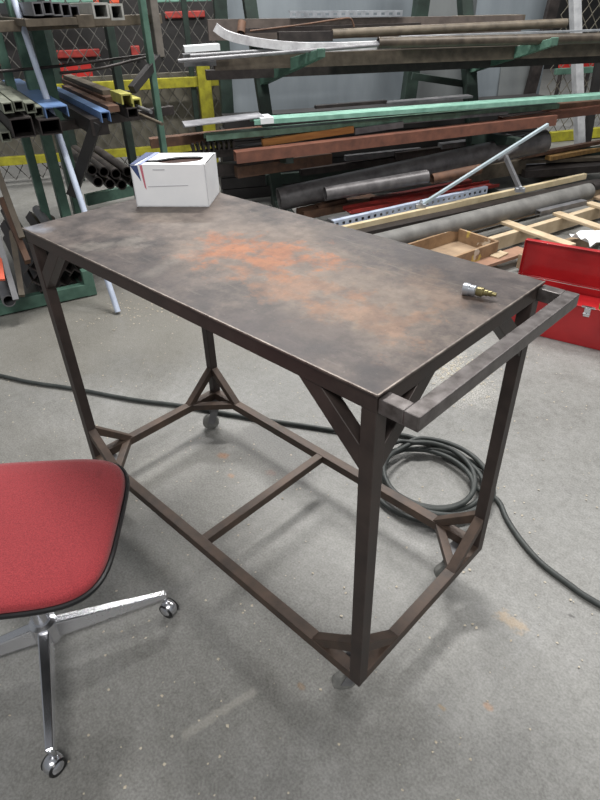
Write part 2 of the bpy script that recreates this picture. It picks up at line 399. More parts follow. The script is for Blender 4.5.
# carton on the bench
bx = thing('cardboard_carton', 'white cardboard carton with a torn oval opening, standing on the bench', 'box', (.16, .45, H))
A = Vector((.080, .315, H)); B = Vector((.250, .452, H)); ux = (B-A).normalized(); uy = Vector((-ux.y, ux.x, 0)); bl = (B-A).length; bd = .155; bh = .118
def Q(x, y, z): return A+ux*(x*bl)+uy*(y*bd)+Z*(z*bh)
th = .003
m = MB()
m.plate([Q(0, 0, 0), Q(1, 0, 0), Q(1, 0, 1), Q(0, 0, 1)], uy, th); m.plate([Q(0, 1, 0), Q(1, 1, 0), Q(1, 1, 1), Q(0, 1, 1)], -uy, th)
m.plate([Q(0, 0, 0), Q(0, 1, 0), Q(0, 1, 1), Q(0, 0, 1)], ux, th); m.plate([Q(1, 0, 0), Q(1, 1, 0), Q(1, 1, 1), Q(1, 0, 1)], -ux, th)
m.plate([Q(0, 0, 0), Q(1, 0, 0), Q(1, 1, 0), Q(0, 1, 0)], Z, th)
# lid with a hole
hole = []
NH = 28
for i in range(NH):
    a = 2*PI*i/NH; hx_ = .50+.40*math.cos(a); k = .13+.15*max(0, min(1, (hx_-.35)/.4))
    hole.append((hx_, .38+k*math.sin(a)*1.2+.03*math.sin(5*a)+.30*(hx_-.5)))
sq = []
for i in range(NH):
    a = 2*PI*i/NH; c, s_ = math.cos(a), math.sin(a); k = .5/max(abs(c), abs(s_)); sq.append((.5+c*k, .5+s_*k))
for zz in (1.0, 1-th/bh):
    vo = [m.bm.verts.new(Q(x, y, zz)) for x, y in sq]; vi = [m.bm.verts.new(Q(x, y, zz)) for x, y in hole]
    for i in range(NH): m.face((vo[i], vo[(i+1) % NH], vi[(i+1) % NH], vi[i]))
obj('carton_body', m, metal('white_card', (246, 247, 249), (236, 238, 241), .6, 0, 8, bump=.05), bx)
m = MB(); m.plate([Q(.03, .03, .93), Q(.97, .03, .93), Q(.97, .97, .93), Q(.03, .97, .93)], Z, .001)
o = obj('contents', m, metal('dark_brown_rag', (70, 46, 38), (36, 22, 20), .9, 0, 40, bump=.6), bx); o['label'] = 'dark brown contents in the opening'
mNavy = metal('navy_print', (62, 78, 122), (52, 66, 106), .6, 0, bump=0); mPink = metal('pink_print', (206, 120, 134), (190, 100, 116), .6, 0, bump=0); mLav = metal('lavender_print', (150, 160, 206), (140, 150, 196), .6, 0, bump=0)
eps = -.0012
def fr(pts): return [Q(x, 0, z)+uy*eps for x, z in pts]
def tp(pts): return [Q(x, y, 1)-Z*eps for x, y in pts]
m = MB(); m.plate(fr([(0.002, .995), (.10, .995), (.12, .62)]), uy, .0006); m.plate(tp([(.003, .003), (.06, .003), (.10, .6), (.12, .997), (.003, .997)]), Z, .0004); obj('navy_print', m, mNavy, bx)
m = MB(); m.plate(fr([(.13, .995), (.165, .995), (.175, .42), (.155, .48)]), uy, .0006); obj('pink_stripe', m, mPink, bx)
m = MB(); m.plate(tp([(.10, .003), (.15, .003), (.2, .997), (.13, .997)]), Z, .0004); obj('lavender_print', m, mLav, bx)
mLine = metal('faint_grey_print', (196, 196, 200), (184, 184, 190), .7, 0, bump=0)
m = MB(); m.plate(fr([(.2, .50), (.75, .53), (.75, .515), (.2, .485)]), uy, .0006); m.plate(fr([(.3, .90), (.46, .90), (.46, .88), (.3, .88)]), uy, .0006)
obj('flap_edge', m, mLine, bx)

# brass hose fitting
hf = thing('hose_fitting', 'small tarnished brass hose coupling lying near the bench edge', 'fitting', (1.155, .409, H))
ax = Vector((.052, .013, 0)).normalized(); f0 = Vector((1.126, .402, H+.0125))
m = MB(); m.lathe([(0, .006), (0, .012), (.004, .0125), (.012, .0125), (.012, .0105), (.014, .0105), (.024, .0105), (.026, .008)], f0, ax); obj('coupler_sleeve', m, mSilver, hf)
m = MB(); m.lathe([(.026, .008), (.03, .0095), (.04, .0095), (.041, .006), (.048, .0065), (.05, .005), (.056, .006), (.058, .0045), (.066, .004)], f0, ax)
obj('barbed_tail', m, mBrass, hf)

# ------------------------------------------------------------------ red swivel chair
ch = thing('swivel_chair', 'red fabric swivel chair on a chrome four-spoke caster base', 'chair', (.503, -.43, 0))
U = Vector((.66, .751, 0)).normalized(); V = Vector((U.y, -U.x, 0)); O = U*.024+V*.622
def outline(t, s=1.0, n=4.6):
    c, s_ = math.cos(t), math.sin(t)
    x = math.copysign(abs(c)**(2/n), c); y = math.copysign(abs(s_)**(2/n), s_)
    a = .238*s; bw = .240*s*(1-.03*x)
    return x*a, y*bw
def shell(levels, name, mat, N=56, cap=True):
    m = MB(); R = []
    for s_, z in levels:
        R.append([m.bm.verts.new(O+U*outline(2*PI*i/N, s_)[0]+V*outline(2*PI*i/N, s_)[1]+Z*z) for i in range(N)])
    for A_, B_ in zip(R, R[1:]):
        for i in range(N): m.face((A_[i], A_[(i+1) % N], B_[(i+1) % N], B_[i]), True)
    m.face(R[-1], True); m.face(R[0][::-1])
    return obj(name, m, mat, ch)
zt = .452
shell([(.985, zt-.022), (.99, zt-.012), (.98, zt-.003), (.955, zt+.003), (.88, zt+.007), (.7, zt+.009), (.4, zt+.0085), (.1, zt+.008)], 'seat_cushion', mFabric)
sh = shell([(.6, zt-.065), (.9, zt-.045), (1.0, zt-.03), (1.003, zt-.020)], 'seat_shell', mBlack)
m = MB(); N = 64; m.path([O+U*outline(2*PI*i/N, 1.004)[0]+V*outline(2*PI*i/N, 1.004)[1]+Z*(zt-.019) for i in range(N)], .0065, 8, True); obj('edge_trim', m, mBlack, ch)
hub = Vector((.503, -.43, 0))
m = MB(); m.lathe([(.07, .02), (.07, .034), (.135, .034), (.14, .022), (.26, .022), (.262, .016), (.39, .016), (.392, .07), (.4, .07)], hub, Z); obj('column', m, mChrome, ch)
dirs = [Vector((.797, -.571, 0))-hub, Vector((.632, -.139, 0))-hub]; dirs += [-dirs[0], -dirs[1]]
for dv in dirs:
    u_ = dv.normalized(); r_ = .318
    m = MB(); m.bar(hub+u_*.025+Z*.1, hub+u_*r_+Z*.079, .03, .058, Z, .02, .018); obj('base_leg', m, mChrome, ch, .004)
    cm = MB(); e_ = hub+u_*(r_-.006); cm.rod(e_+Z*.082, e_+Z*.045, .007)
    sg = Vector((-u_.y, u_.x, 0)); sg = (sg*.6+u_*.8).normalized(); wc = e_+Z*.0235+Vector((sg.y, -sg.x, 0))*.008
    NB = 16; rings = []
    for k in range(7):                     # chrome ball hood, open below
        al = PI/2-k*(PI/2+.35)/6; rings.append([cm.bm.verts.new(wc+Z*.004+Z*(math.sin(al)*.024)+Vector((math.cos(2*PI*q/NB), math.sin(2*PI*q/NB), 0))*max(math.cos(al), .01)*.0245) for q in range(NB)])
    for A_, B_ in zip(rings, rings[1:]):
        for q in range(NB): cm.face((A_[q], A_[(q+1) % NB], B_[(q+1) % NB], B_[q]), True)
    cm.face(rings[0]); cm.face(rings[-1][::-1])
    cs = obj('caster', cm, mChrome, ch)
    wm = MB()
    for q in (-1, 1): wm.lathe([(-.004, .006), (-.004, .0215), (0, .0235), (.004, .0215), (.004, .006)], wc+sg*q*.014, sg)
    wo = obj('wheel', wm, mBlack, ch); wo.parent = cs; wo.matrix_parent_inverse = (Matrix.Translation(ch.location)@cs.matrix_parent_inverse).inverted()
# back support out to the left
m = MB(); m.path([O-U*.05+Z*.395, O-U*.2+Z*.392, O-U*.29+Z*.42, O-U*.315+Z*.52, O-U*.32+Z*.66], .013); obj('back_post', m, mChrome, ch)
m = MB(); R = []
for k in range(13):
    a = (k/12-.5); r0 = O-U*(.305-.12*(2*a)**2*.5)+V*(a*.42)
    R.append(r0)
for lo, hi, t0, mt, nm in ((.6, .86, .03, mFabric, 'backrest_cushion'), (.59, .87, .012, mBlack, 'backrest_shell')):
    m = MB(); off = U*.0 if nm == 'backrest_cushion' else -U*.013
    g = [[[m.bm.verts.new(p+off+U*t+Z*(lo+(hi-lo)*j/4)) for p in R] for j in range(5)] for t in (0, t0)]
    for gi in g:
        for j in range(4):
            for k in range(12): m.face((gi[j][k], gi[j][k+1], gi[j+1][k+1], gi[j+1][k]), True)
    for k in range(12):
        for j in (0, 4): m.face((g[0][j][k], g[0][j][k+1], g[1][j][k+1], g[1][j][k]))
    for j in range(4):
        for k in (0, 12): m.face((g[0][j][k], g[0][j+1][k], g[1][j+1][k], g[1][j][k]))
    obj(nm, m, mt, ch, .004)

# ------------------------------------------------------------------ air hose
def catmull(pts, n=8):
    out = []; pts = [Vector(p) for p in pts]
    for i in range(len(pts)-1):
        a = pts[max(i-1, 0)]; b_ = pts[i]; c = pts[i+1]; d = pts[min(i+2, len(pts)-1)]
        for k in range(n):
            t = k/n; out.append(.5*((2*b_)+(c-a)*t+(2*a-5*b_+4*c-d)*t*t+(3*b_-a-3*c+d)*t**3))
    return out+[pts[-1]]
hp = [(-1.9, -.2, .011), (-1.028, .075, .011), (-.66, .255, .011), (-.385, .385, .011), (-.16, .515, .011), (.064, .622, .011), (.311, .755, .011), (.55, .885, .011), (.67, .985, .011)]
cc = Vector((.885, .815, 0)); NL = 5.35; st = math.atan2(.985-.815, .67-.885)
K = int(NL*16)
for i in range(3, K+1):
    t = i/16; ang = st-2*PI*t
    lay = int(t); rr = .19+.014*math.sin(lay*2.3+1)+.012*math.sin(ang*2+lay)-.010*(lay % 3)
    ctr = cc+Vector((.012*math.cos(lay*1.9), .012*math.sin(lay*2.7), 0))
    zz = .011+.0165*min(t, 4.6)*(.75+.25*math.sin(ang+lay))
    if t > 4.75: zz = .011+(zz-.011)*max(0, (NL-t)/(NL-4.75))
    hp.append((ctr.x+rr*math.cos(ang), ctr.y+rr*math.sin(ang), zz))
hp += [(1.108, .90, .011), (1.175, .84, .011), (1.25, .787, .011), (1.338, .743, .011), (1.439, .722, .011), (1.53, .713, .011), (1.9, .72, .011)]
m = MB(); m.path(catmull(hp, 4), .009, 10)
one('air_hose', m, mRubber, 'dark grey air hose coiled on the floor behind the bench leg, both ends trailing', 'hose')

# ------------------------------------------------------------------ red toolbox
tb = thing('toolbox', 'open red metal toolbox with raised lid on the floor beyond the bench handle', 'toolbox', (.75, 2.25, 0))
tx = Vector((.984, .179, 0)); ty = Vector((-tx.y, tx.x, 0)); T0 = Vector((.481, 2.088, 0)); tl, td, tz = .62, .235, .205
def TQ(x, y, z): return T0+tx*x+ty*y+Z*z
m = MB(); w_ = .004
m.plate([TQ(0, 0, 0), TQ(tl, 0, 0), TQ(tl, 0, tz), TQ(0, 0, tz)], ty, w_); m.plate([TQ(0, td, 0), TQ(tl, td, 0), TQ(tl, td, tz), TQ(0, td, tz)], -ty, w_)
m.plate([TQ(0, 0, 0), TQ(0, td, 0), TQ(0, td, tz), TQ(0, 0, tz)], tx, w_); m.plate([TQ(tl, 0, 0), TQ(tl, td, 0), TQ(tl, td, tz), TQ(tl, 0, tz)], -tx, w_)
m.plate([TQ(0, 0, 0), TQ(tl, 0, 0), TQ(tl, td, 0), TQ(0, td, 0)], Z, w_)
m.path([TQ(0, 0, tz), TQ(tl, 0, tz)], .005, 8); m.path([TQ(0, td, tz), TQ(0, 0, tz)], .005, 8)
obj('body', m, mTool, tb, .002)
m = MB(); lean = Vector((0, 0, .19))+ty*.012; ll = tl
a0, a1 = TQ(-.004, td+.006, tz+.004), TQ(tl+.004, td+.006, tz+.004); nn = (tx.cross(lean)).normalized()
m.plate([a0, a1, a1+lean, a0+lean], ty, .004)
for p_, q_ in ((a0, a0+lean), (a1, a1+lean), (a0+lean, a1+lean)): m.bar(p_-ty*.016, q_-ty*.016, .004 if p_ is not a0+lean else .03, .03, ty)
m.path([a0-ty*.002, a1-ty*.002], .005, 8)
obj('lid', m, mTool, tb, .002)
m = MB(); m.plate([TQ(.01, .02, tz-.04), TQ(tl-.01, .02, tz-.04), TQ(tl-.01, td-.01, tz-.04), TQ(.01, td-.01, tz-.04)], Z, .004); obj('tray', m, mTool, tb)
m = MB(); lx = (P(588, 310, z=.19)-T0).dot(tx)
m.box(TQ(lx, -.004, tz-.018), (.028, .008, .05), .179); m.box(TQ(lx, -.010, tz-.008), (.02, .012, .012), .179); m.rod(TQ(lx-.016, -.01, tz-.028), TQ(lx+.016, -.01, tz-.028), .004)
m.box(TQ(lx, -.002, tz+.004), (.06, .012, .006), .179)
obj('latch', m, mChrome, tb)
m = MB(); m.box(TQ(lx+.09, .05, tz-.01), (.10, .035, .05), .3)
one('plastic_tool', m, metal('green_plastic', (120, 168, 84), (96, 140, 64), .5, 0), 'bright green item sticking out of the open red toolbox', 'tool')

# ------------------------------------------------------------------ generic stock helper
def stock(name, label, cat, p1, p2, kind, a, b_, mat, group=None, ext=0, t=.006, bevel=0):
    p1, p2 = Vector(p1), Vector(p2); d = p2-p1; p2 = p2+d*ext; m = MB()
    if kind == 'bar': m.bar(p1, p2, a, b_)
    elif kind == 'tube': m.tube(p1, p2, a, b_, t)
    elif kind == 'pipe': m.pipe(p1, p2, a, b_)
    elif kind == 'rod': m.rod(p1, p2, a)
    elif kind == 'chan': m.chan(p1, p2, a, b_, t)
    elif kind == 'uchan': m.uchan(p1, p2, a, b_, t)
    elif kind == 'angle': m.angle(p1, p2, a, b_, t)
    elif kind == 'vee': m.vee(p1, p2, a, t)
    return one(name, m, mat, label, cat, group, bevel)
def perforated(name, label, p1, p2, w_, h_, mat, hole=.5, pitch=.05):
    p1, p2 = Vector(p1), Vector(p2); d, sd, u = frame(p1, p2); Ln = (p2-p1).length; n = int(Ln/pitch); m = MB()
    # vertical face with punched holes, plus a flange on top
    def pt(x, y): return p1+d*x+u*y
    for i in range(n):
        x0, x1 = i*pitch, (i+1)*pitch; g = pitch*(1-hole)/2; v = h_*(1-hole)/2
        o_ = [m.bm.verts.new(pt(x, y)) for x, y in ((x0, -h_/2), (x1, -h_/2), (x1, h_/2), (x0, h_/2))]
        i_ = [m.bm.verts.new(pt(x, y)) for x, y in ((x0+g, -h_/2+v), (x1-g, -h_/2+v), (x1-g, h_/2-v), (x0+g, h_/2-v))]
        for k in range(4): m.face((o_[k], o_[(k+1) % 4], i_[(k+1) % 4], i_[k]))
    E_ = n*pitch
    m.bar(pt(0, h_/2)-sd*w_/2, pt(E_, h_/2)-sd*w_/2, w_, .004)
    bmesh.ops.remove_doubles(m.bm, verts=m.bm.verts, dist=1e-5)
    o = one(name, m, mat, label, 'steel bar')
    s_ = o.modifiers.new('solid', 'SOLIDIFY'); s_.thickness = .003; s_.offset = 0
    return o

# ------------------------------------------------------------------ main bar rack (behind the bench)
rk = thing('bar_rack', 'dark green cantilever bar rack loaded with long steel stock', 'rack', (CAM-ND*5+RD*1.6)*1)
rk.location.z = 0
def down(p): return Vector((p.x, p.y, 0))
posts = [(P(262, 88, d=4.95), P(250, 6, d=5.02)), (P(470, 88, d=4.95), P(465, 4, d=5.05))]
sp = posts[1][0]-posts[0][0]; sp.z = 0
posts.append((posts[1][0]+sp, posts[1][1]+sp))
for lo, hi in posts:
    dv = (hi-lo); base = lo-dv*(lo.z/dv.z); top = lo+dv*((1.62-lo.z)/dv.z)
    m = MB(); m.bar(base, top, .09, .10, ND); obj('post', m, mDkGreen, rk, .004)
    m = MB(); m.bar(down(base)-ND*.15+Z*.04, down(base)+ND*.75+Z*.04, .09, .08); obj('base_foot', m, mDkGreen, rk, .004)
    for z_, out, rise in ((.99, .66, .155), (.47, .72, .06)):
        c = lo+dv*((z_-lo.z)/dv.z); tip = c+ND*out+RD*(.30 if z_ > .8 else 0)+Z*rise
        m = MB(); m.bar(c-Z*.03, tip, .07, .12, Z, .055, .05); o = obj('arm', m, mGreen if z_ > .8 else mDkGreen, rk, .004)
        if z_ > .8:
            m = MB(); m.bar(tip-Z*.02+ND*.01, tip+Z*.03+ND*.012, .055, .02, ND); obj('stop_lug', m, mGreen, rk, .003)
m = MB(); a_ = posts[0][0]; b2 = posts[-1][0]; m.bar(Vector((a_.x, a_.y, .2))-ND*.06, Vector((b2.x, b2.y, .2))-ND*.06, .05, .08); obj('tie_beam', m, mDkGreen, rk)
m = MB(); m.bar(P(412, 76, d=5.1), P(472, 85, d=5.0), .04, .05); obj('brace', m, mDkGreen, rk)

# upper tier stock -------------------------------------------------
G1 = 'long steel stock on the upper rack arms'
stock('steel_channel', 'tan weathered steel channel lowest at the front of the upper rack arms', 'steel bar', P(214, 63, d=4.6), P(600, 49, d=4.62), 'chan', .09, .085, metal('olive_grey_steel', (92, 83, 72), (60, 53, 46), .45, .2), ext=.25)
stock('steel_channel', 'dark steel channel running just under the tan channel on the upper arms', 'steel bar', P(206, 75, d=4.78), P(600, 58, d=4.8), 'bar', .09, .06, mDark, ext=.25)
stock('steel_tube', 'long pipe with an open dark end starting mid-way on the upper tier', 'pipe', P(378, 43, d=4.38), P(600, 38, d=4.42), 'pipe', .034, .006, MATS['olive_grey_steel'], ext=.25)
stock('steel_rod', 'thin bright rod crossing the whole upper tier from the far left', 'rod', P(178, 61, d=4.36), P(405, 43, d=4.37), 'rod', .012, 0, mGrey)
stock('steel_rod', 'thin dark rod lying right behind the bright rod on the upper tier', 'rod', P(190, 56, d=4.42), P(420, 40, d=4.44), 'rod', .013, 0, mGrey)
stock('flat_bar', 'bright silver flat bar shining on the right of the upper tier', 'steel bar', P(400, 37, d=4.55), P(560, 31.5, d=4.55), 'bar', .05, .012, mSilver, ext=.4)
stock('steel_channel', 'greenish brown long beam under the open-ended pipe, right part of upper tier', 'steel bar', P(330, 53, d=4.68), P(600, 44.5, d=4.7), 'bar', .05, .035, mDark, ext=.25)
stock('steel_plate', 'wide brown steel plank lying flat at the back of the upper tier', 'steel plate', P(208, 30, d=4.85), P(520, 25, d=4.85), 'bar', .06, .125, metal('brown_grey_steel', (104, 94, 88), (80, 72, 68), .6, .1))
stock('steel_plate', 'pinkish brown plank end at the top right of the upper tier', 'steel plate', P(455, 19, d=4.9), P(521, 17.5, d=4.9), 'bar', .12, .04, mTan)
stock('steel_pipe', 'tan pipe on the upper tier ending beside the white pole', 'pipe', P(332, 34, d=4.66), P(566, 23, d=4.66), 'pipe', .030, .006, mTan)
stock('steel_tube', 'short dark hollow tube with open black end on the upper tier', 'pipe', P(278, 37, d=4.60), P(332, 36, d=4.60), 'tube', .05, .06, mDark, t=.006)
stock('steel_tube', 'long dark tube lying left behind the curved white strip', 'steel bar', P(240, 31, d=4.72), P(420, 25, d=4.74), 'bar', .03, .03, mDark)
stock('pipe_stub', 'short rusty pipe stub standing up at the left end of the upper tier', 'pipe', P(241, 33, d=4.7), P(242, 22, d=4.74), 'pipe', .028, .006, mRust)
pts = [P(x, y, d=d_) for x, y, d_ in ((215, 27, 4.5), (225, 34, 4.49), (240, 39, 4.46), (262, 43, 4.43), (290, 46, 4.42), (330, 47, 4.42), (400, 44, 4.42))]
m = MB(); cs_ = catmull(pts, 6)
for a_, b2 in zip(cs_, cs_[1:]): m.bar(a_, b2, .05, .05)
bmesh.ops.remove_doubles(m.bm, verts=m.bm.verts, dist=.004)
one('curved_trim', m, metal('white_metal', (226, 226, 228), (176, 174, 178), .4, .1), 'white curved metal strip sweeping off the left end of the upper tier', 'steel strip')
m = MB(); m.path(catmull([P(x, y, d=4.68) for x, y in ((250, 31), (300, 25), (340, 19), (350, 18.5), (353, 23), (354, 27))], 6), .006)
one('bent_rod', m, mRust, 'thin rusty bent rod with a hooked end on the upper tier', 'rod')
perforated('perforated_strut', 'grey perforated strut lying along the top back of the upper tier', P(290, 14.5, d=4.8), P(410, 13.5, d=4.8), .05, .034, mSilver, .45, .06)
m = MB(); m.bar(P(184, 49, d=4.5), P(219, 46.5, d=4.5), .12, .035); one('carton_strip', m, mTag, 'white flat box on the left end of the upper tier', 'box')
m = MB(); m.bar(P(183, 60, d=4.6), P(215, 59, d=4.6), .12, .07); one('steel_billet', m, mGrey, 'grey ribbed metal block below the white flat box on upper tier', 'metal block')

# lower tier stock -------------------------------------------------
stock('aluminum_angle', 'grey aluminum angle sticking out left beyond the mint channel', 'steel bar', P(184, 127, d=4.32), P(262, 117.5, d=4.34), 'angle', .2, .04, metal('satin_aluminum', (172, 172, 176), (140, 140, 146), .4, .3), t=.006)
stock('steel_channel', 'mint green painted channel on top of the lower tier with white tag', 'steel bar', P(252, 121, d=4.28), P(600, 95.5, d=4.42), 'chan', .15, .028, mMint, ext=.15)
m = MB(); q0, q1 = P(258, 120, d=4.28), P(271, 119, d=4.285); m.bar(q0+Z*.003, q1+Z*.003, .158, .036)
one('white_tag', m, mTag, 'small white tag wrapped on the left end of the mint channel', 'tag')
stock('steel_channel', 'pale green channel with paint worn off, below the mint channel', 'steel bar', P(205, 137, d=4.3), P(555, 105, d=4.5), 'chan', .11, .035, mMint2)
stock('flat_bar', 'dark flat bar on the back of the lower tier above the mint channel', 'steel bar', P(315, 107, d=4.6), P(386, 101.5, d=4.6), 'bar', .05, .02, mDark)
stock('flat_bar', 'light grey strip behind the mint channel on the lower tier', 'steel bar', P(385, 103, d=4.6), P(470, 96, d=4.6), 'bar', .1, .015, mGrey)
stock('wood_strip', 'orange-brown wooden strip above the left end of the brown channel', 'wood strip', P(262, 142.5, d=4.3), P(353, 129, d=4.32), 'bar', .05, .045, mOrange, bevel=.003)
stock('steel_channel', 'long reddish brown primed channel at the front of the lower tier', 'steel bar', P(235, 157, d=4.18), P(553, 119.5, d=4.36), 'chan', .09, .072, mBrown)
stock('steel_channel', 'brown primed channel behind, continuing to the right edge of the lower tier', 'steel bar', P(500, 121, d=4.5), P(600, 109, d=4.6), 'chan', .07, .06, mBrown, ext=.6)
stock('steel_bar', 'dark rusty bar between the pale green and brown channels on the right', 'steel bar', P(545, 108, d=4.6), P(600, 103, d=4.65), 'bar', .07, .05, mRust, ext=.8)
stock('steel_block', 'short grey bar end between orange strip and pale green channel', 'steel bar', P(354, 131, d=4.33), P(402, 124, d=4.35), 'bar', .05, .04, mGrey)
stock('flat_bar', 'pale grey flat bar tapering in under the pale green channel', 'steel bar', P(395, 122, d=4.4), P(505, 112, d=4.45), 'bar', .09, .02, mGrey)
stock('steel_bar', 'rust-brown bar pointing left behind the white carton', 'steel bar', P(150, 143, d=4.45), P(262, 131, d=4.5), 'bar', .08, .06, mRust)
stock('steel_bar', 'dark bar stacked below the rust-brown bar behind the white carton', 'steel bar', P(185, 157, d=4.35), P(300, 142, d=4.5), 'bar', .08, .05, mDark)
for i in range(9):
    a_ = P(194+i*5, 150-i*.6, d=4.3); m = MB(); m.bar(a_, a_-ND*.35, .016, .05)
    one('angle_offcut', m, mDark, 'short dark offcut in the comb-like row left of the brown channel', 'offcut', 'row of short dark offcuts')
stock('steel_bar', 'brown square bar end low behind the carton right side', 'steel bar', P(236, 172, d=4.35), P(330, 158, d=4.5), 'bar', .07, .075, mRust)
stock('steel_bar', 'dark brown beam end low behind the carton', 'steel bar', P(198, 172, d=4.4), P(300, 160, d=4.55), 'bar', .08, .08, mDark)
# stuff behind and under the brown channel
for i, (x1, y1, x2, y2, z_, w1, h1, mt, lb) in enumerate((
    (300, 172, 470, 150, .38, .06, .05, mDark, 'dark channel deep under the brown channel, left one'),
    (395, 156, 540, 138, .36, .06, .06, mDark, 'dark channel deep under the brown channel, right one'),
    (345, 158, 420, 150, .42, .05, .04, mGrey, 'grey bar just under the brown channel in the middle'),
    (440, 146, 510, 137, .42, .08, .04, mGrey, 'grey flat bar under the brown channel near the silver strut'))):
    stock('steel_bar', lb, 'steel bar', P(x1, y1, d=4.95), P(x2, y2, d=5.0), 'bar', w1, h1, mt)
# floor pile: pipes
stock('steel_pipe', 'large dark steel pipe with open end, biggest in the floor pile', 'pipe', P(279, 199.5, d=4.42), P(545, 141, d=4.5), 'pipe', .085, .008, mPipe)
stock('steel_pipe', 'smaller dark pipe with open end in front of the large pipe', 'pipe', P(325, 194, d=4.22), P(427, 176.5, d=4.25), 'pipe', .05, .006, mPipe)
stock('steel_pipe', 'short grey-brown pipe in line beyond the smaller dark pipe', 'pipe', P(432, 179, d=4.28), P(480, 169, d=4.3), 'pipe', .038, .006, mRust)
stock('timber_block', 'tan weathered timber block beyond the silver strut foot', 'timber', P(464, 174, z=.17), P(521, 165, z=.17), 'bar', .12, .12, mTan)
stock('steel_bar', 'brown flat bar lying below the open end of the smaller pipe', 'steel bar', P(300, 214, z=.10), P(375, 199, z=.10), 'bar', .12, .06, mRust)
stock('pipe_stub', 'small rusty tube end poking out between the two dark pipes', 'pipe', P(317, 208, z=.13), P(345, 201, z=.13), 'tube', .05, .05, mRust, t=.008)
stock('steel_channel', 'red painted channel lying open side up on the floor pile', 'steel bar', P(347, 210, z=.13), P(494, 183.5, z=.13), 'uchan', .13, .026, mRedSteel)
stock('steel_bar', 'dark red flat bar stacked behind the red channel', 'steel bar', P(372, 200, z=.13), P(470, 181, z=.13), 'bar', .05, .03, metal('dark_red_steel', (122, 44, 40), (92, 36, 34), .6, 0))
perforated('perforated_strut', 'white perforated strut lying in front of the red channel', P(334, 225, z=.14), P(488, 190, z=.14), .035, .05, mWhitePaint, .42, .055)
stock('steel_bar', 'light grey flat bar behind the white perforated strut', 'steel bar', P(330, 221, z=.10), P(430, 199, z=.10), 'bar', .08, .02, mGrey)
stock('wood_stick', 'long cream wooden stick lying across the pile in front of the strut', 'wood strip', P(340, 230, z=.13), P(585, 176, z=.13), 'bar', .035, .045, mStick, bevel=.002)
stock('steel_bar', 'black steel bar in the gap between cream stick and grey pipe', 'steel bar', P(352, 236, z=.09), P(600, 183, z=.09), 'bar', .09, .05, mDark)
stock('steel_pipe', 'long light grey pipe nearest the bench with worn surface', 'pipe', P(372, 245, z=.17), P(588, 191.5, z=.17), 'pipe', .062, .006, mGPipe)
stock('steel_pipe', 'dark rubber-like tube end emerging beyond the long grey pipe', 'pipe', P(592, 187, z=.14), P(612, 183, z=.14), 'pipe', .03, .006, mDark, ext=.5)
stock('flat_bar', 'grey slotted bar lying under the far end of the light grey pipe', 'steel bar', P(538, 213, z=.14), P(584, 202, z=.14), 'chan', .05, .035, mGrey)
stock('flat_bar', 'pale grey sheet strip at the foot of the pile beside the bench top', 'steel plate', P(385, 234, z=.07), P(440, 219, z=.07), 'bar', .1, .02, mGrey)
# silver folding strut
sv = thing('folding_strut', 'silver aluminum strut propped at an angle on the pile, with support leg', 'strut', P(422, 204, z=.17))
s0, s1 = P(421, 205, z=.17), P(548, 124.5, d=4.2)
m = MB(); m.bar(s0, s1, .022, .022); obj('long_bar', m, metal('pale_blue_aluminum', (184, 198, 204), (160, 176, 184), .4, .0), sv, .002)
j0 = s0+(s1-s0)*.62; j1 = P(520, 189, z=.235)
m = MB(); m.bar(s0+(s1-s0)*.60-Z*.02, s0+(s1-s0)*.76-Z*.022, .035, .012); obj('sleeve', m, mGrey, sv)
m = MB(); m.bar(s0+(s1-s0)*.66-Z*.02, j1, .03, .03); obj('support_leg', m, mGrey, sv, .002)
for c, nm in ((s0, 'hinge_foot'), (j1, 'hinge_foot')):
    m = MB(); m.box(c-Z*.005, (.07, .05, .03), .6); m.rod(c+Vector((-.02, .03, .015)), c+Vector((.02, -.03, .015)), .012); obj(nm, m, mSilver, sv, .002)
# right background heap
m = MB(); nseg = 12; a_, b2 = P(535, 160, z=.16), P(572, 152, z=.16); d_, sd_, u_ = frame(a_, b2)
for p_ in (0,):
    ro = [[m.bm.verts.new(p+sd_*math.cos(PI+PI*k/nseg)*r_+u_*math.sin(PI+PI*k/nseg)*r_) for k in range(nseg+1)] for p in (a_, b2) for r_ in (.13, .122)]
    for k in range(nseg):
        m.face((ro[0][k], ro[0][k+1], ro[2][k+1], ro[2][k]), True); m.face((ro[1][k], ro[3][k], ro[3][k+1], ro[1][k+1]), True)
        m.face((ro[0][k], ro[1][k], ro[1][k+1], ro[0][k+1])); m.face((ro[2][k], ro[2][k+1], ro[3][k+1], ro[3][k]))
    for k in (0, nseg): m.face((ro[0][k], ro[2][k], ro[3][k], ro[1][k]))
one('curved_trough', m, mGrey, 'grey half-round metal trough at the end of the large pipe', 'trough')
stock('flat_bar', 'rusty yellow-brown grating bar on the right end of the pile', 'steel bar', P(548, 158, z=.22), P(600, 148.5, z=.22), 'bar', .07, .035, metal('yellow_rust', (172, 134, 78), (120, 92, 58), .7, 0, 30), ext=.5)
stock('flat_bar', 'dark brown bar lying behind the rusty yellow-brown bar', 'steel bar', P(520, 157, z=.26), P(600, 142, z=.26), 'bar', .05, .03, mRust, ext=.5)
stock('flat_bar', 'long grey-brown flat bar in front of the rusty yellow-brown bar', 'steel bar', P(466, 163, z=.2), P(600, 158, z=.17), 'bar', .09, .03, mTan, ext=.4)
stock('flat_bar', 'dark slab low at the right edge behind the light grey pipe', 'steel bar', P(520, 172, z=.12), P(600, 166, z=.12), 'bar', .2, .06, mDark, ext=.4)
